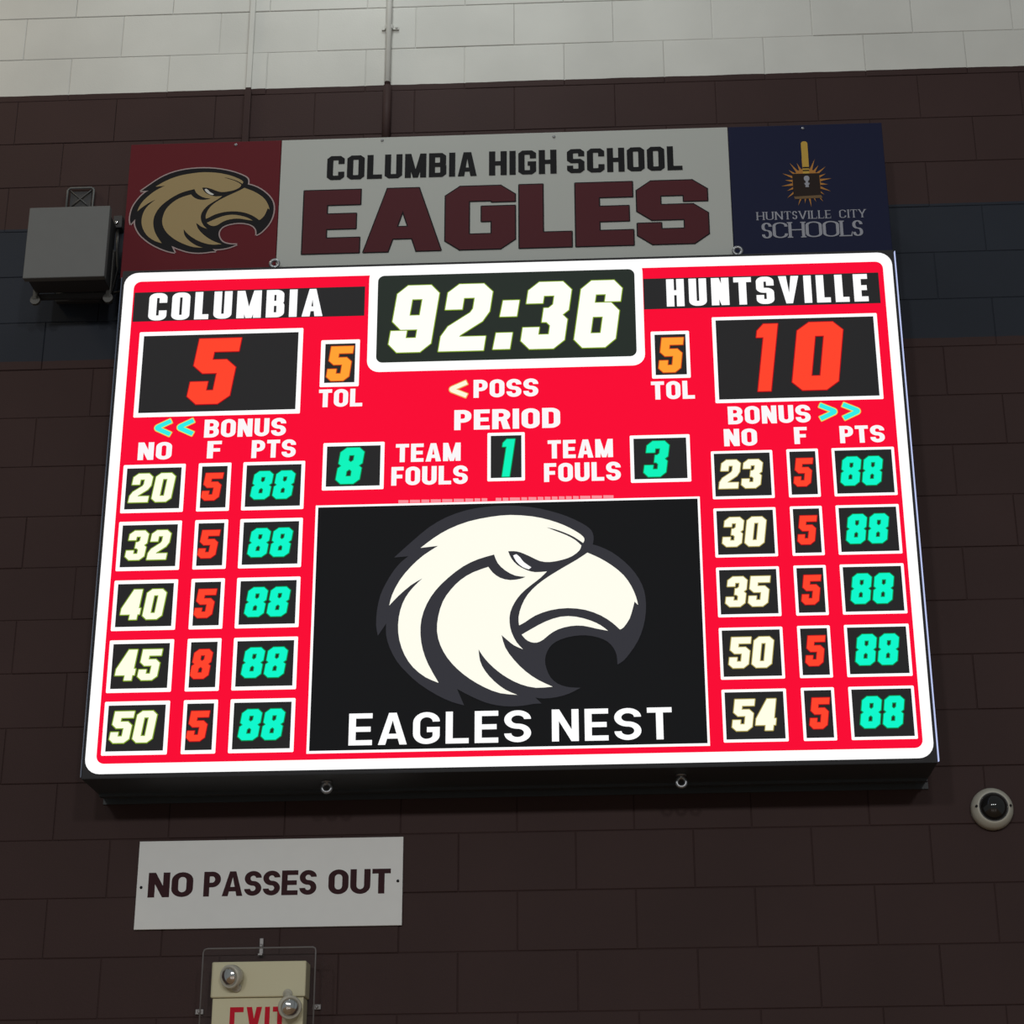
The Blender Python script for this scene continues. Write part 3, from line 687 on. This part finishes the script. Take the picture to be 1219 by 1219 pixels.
# ============================================================ SECURITY CAMERA
sc_ = thing('security_camera', 'white round dome security camera low at the right, beside the scoreboard corner', 'camera', (-0.189, -0.006, -3.0))
CW = mat('camera_white', (0.44, 0.43, 0.37, 1), 0.4)
bm = bmesh.new(); c_ = (-0.189, -0.004, -3.001)
lathe(bm, [(0.070, 0), (0.073, 0.006), (0.072, 0.020), (0.067, 0.032), (0.058, 0.043), (0.052, 0.048), (0.049, 0.047), (0.047, 0.042)], c_, n=48)
link('housing', bm, CW, sc_, True)
bm = bmesh.new(); lathe(bm, [(0.0475, 0.040), (0.046, 0.050), (0.040, 0.062), (0.030, 0.071), (0.016, 0.077), (0.004, 0.079)], c_, n=48)
dome = mat('dome_smoke', (0.012, 0.012, 0.012, 1), 0.06, spec=0.6); link('bubble', bm, dome, sc_, True)
bm = bmesh.new(); torus(bm, (c_[0], c_[1]-0.047, c_[2]), 0.0485, 0.0022, n=40); link('bubble_ring', bm, mat('ring_dark', (0.06, 0.06, 0.06, 1), 0.4), sc_, True)
for sx in (-0.058, 0.058):
    bm = bmesh.new(); lathe(bm, [(0.0045, 0.040), (0.0045, 0.047)], (c_[0]+sx, c_[1], c_[2]+0.004), n=12); link('screw_hole', bm, INK, sc_)

# ============================================================ GREY WALL BOX ON BRACKET
GB = mat('box_grey', (0.115, 0.120, 0.121, 1), 0.55, vary=0.06); GD = mat('box_dark', (0.030, 0.030, 0.032, 1), 0.6)
wb = thing('wall_box', 'square grey equipment box on a wall bracket, left of the maroon eagle panel', 'equipment box', (-3.51, -0.15, -0.985))
link('front_cover', boxm(-3.665, -3.356, -0.300, -0.270, -0.982, -0.678, bev=0.003), GB, wb)
link('housing', boxm(-3.655, -3.366, -0.270, -0.165, -0.975, -0.688, bev=0.004), GD, wb)
bm = bmesh.new(); box(bm, -3.60, -3.42, -0.165, -0.03, -0.90, -0.76, bev=0.004); box(bm, -3.62, -3.40, -0.03, -0.006, -0.94, -0.72, bev=0.003)
link('wall_mount', bm, GD, wb)
for x in (-3.652, -3.372):
    bm = bmesh.new(); box(bm, x-0.010, x+0.010, -0.178, -0.158, -1.005, -0.80, bev=0.004)
    lathe(bm, [(0.019, 0), (0.019, 0.014)], (x, -0.161, -1.006), n=20)
    link('bracket_arm', bm, mat('arm_grey', (0.085, 0.085, 0.08, 1), 0.5), wb)
link('bracket_bar', boxm(-3.652, -3.372, -0.16, -0.145, -0.995, -0.975), GD, wb)
# lifting plate with a cross brace above it
tg = thing('wall_bracket', 'small open wire bracket with crossed braces, above the grey equipment box', 'bracket', (-3.563, -0.02, -0.53))
bm = bmesh.new(); x0, x1, z0, z1 = -3.616, -3.511, -0.545, -0.425
tube(bm, [(x0, -0.02, z0), (x0, -0.02, z1-0.01), (x0+0.01, -0.02, z1), (x1-0.01, -0.02, z1), (x1, -0.02, z1-0.01), (x1, -0.02, z0), (x0, -0.02, z0)], 0.0045, 8)
link('frame', bm, mat('wire_grey', (0.10, 0.105, 0.105, 1), 0.5), tg, True)
bm = bmesh.new(); tube(bm, [(x0, -0.018, z0+0.02), (x1, -0.018, z1)], 0.003, 6); tube(bm, [(x1, -0.018, z0+0.02), (x0, -0.018, z1)], 0.003, 6)
link('cross_brace', bm, mat('wire_dark', (0.055, 0.055, 0.055, 1), 0.5), tg, True)
link('back_plate', boxm(x0+0.01, x1-0.01, -0.012, -0.006, z0+0.01, z1-0.012), GD, tg)
jb = thing('junction_box', 'small dark junction box with a cable, between the grey box and the eagle panel', 'junction box', (-3.40, -0.02, -0.60))
link('box', boxm(-3.415, -3.380, -0.045, -0.006, -0.625, -0.570, bev=0.004), GD, jb)
bm = bmesh.new(); lathe(bm, [(0.008, 0), (0.008, 0.006), (0.003, 0.009)], (-3.400, -0.045, -0.605), n=14); link('knob', bm, CHR, jb, True)
bm = bmesh.new()
tube(bm, [(-3.398, -0.030, -0.622), (-3.396, -0.028, -0.70), (-3.388, -0.024, -0.80), (-3.40, -0.03, -0.90), (-3.42, -0.06, -0.965), (-3.45, -0.10, -0.94), (-3.46, -0.15, -0.90)], 0.006, 8)
link('cable', bm, mat('cable_black', (0.015, 0.015, 0.015, 1), 0.4), jb, True)
bm = bmesh.new(); tube(bm, [(-3.42, -0.012, -0.90), (-3.38, -0.012, -0.892), (-3.33, -0.012, -0.888), (-3.27, -0.012, -0.89)], 0.004, 8)
ca = link('cable', bm, mat('cable_grey', (0.09, 0.09, 0.09, 1), 0.5), None, True)
ca['label'] = 'thin grey cable running from the grey equipment box behind the scoreboard'; ca['category'] = 'cable'
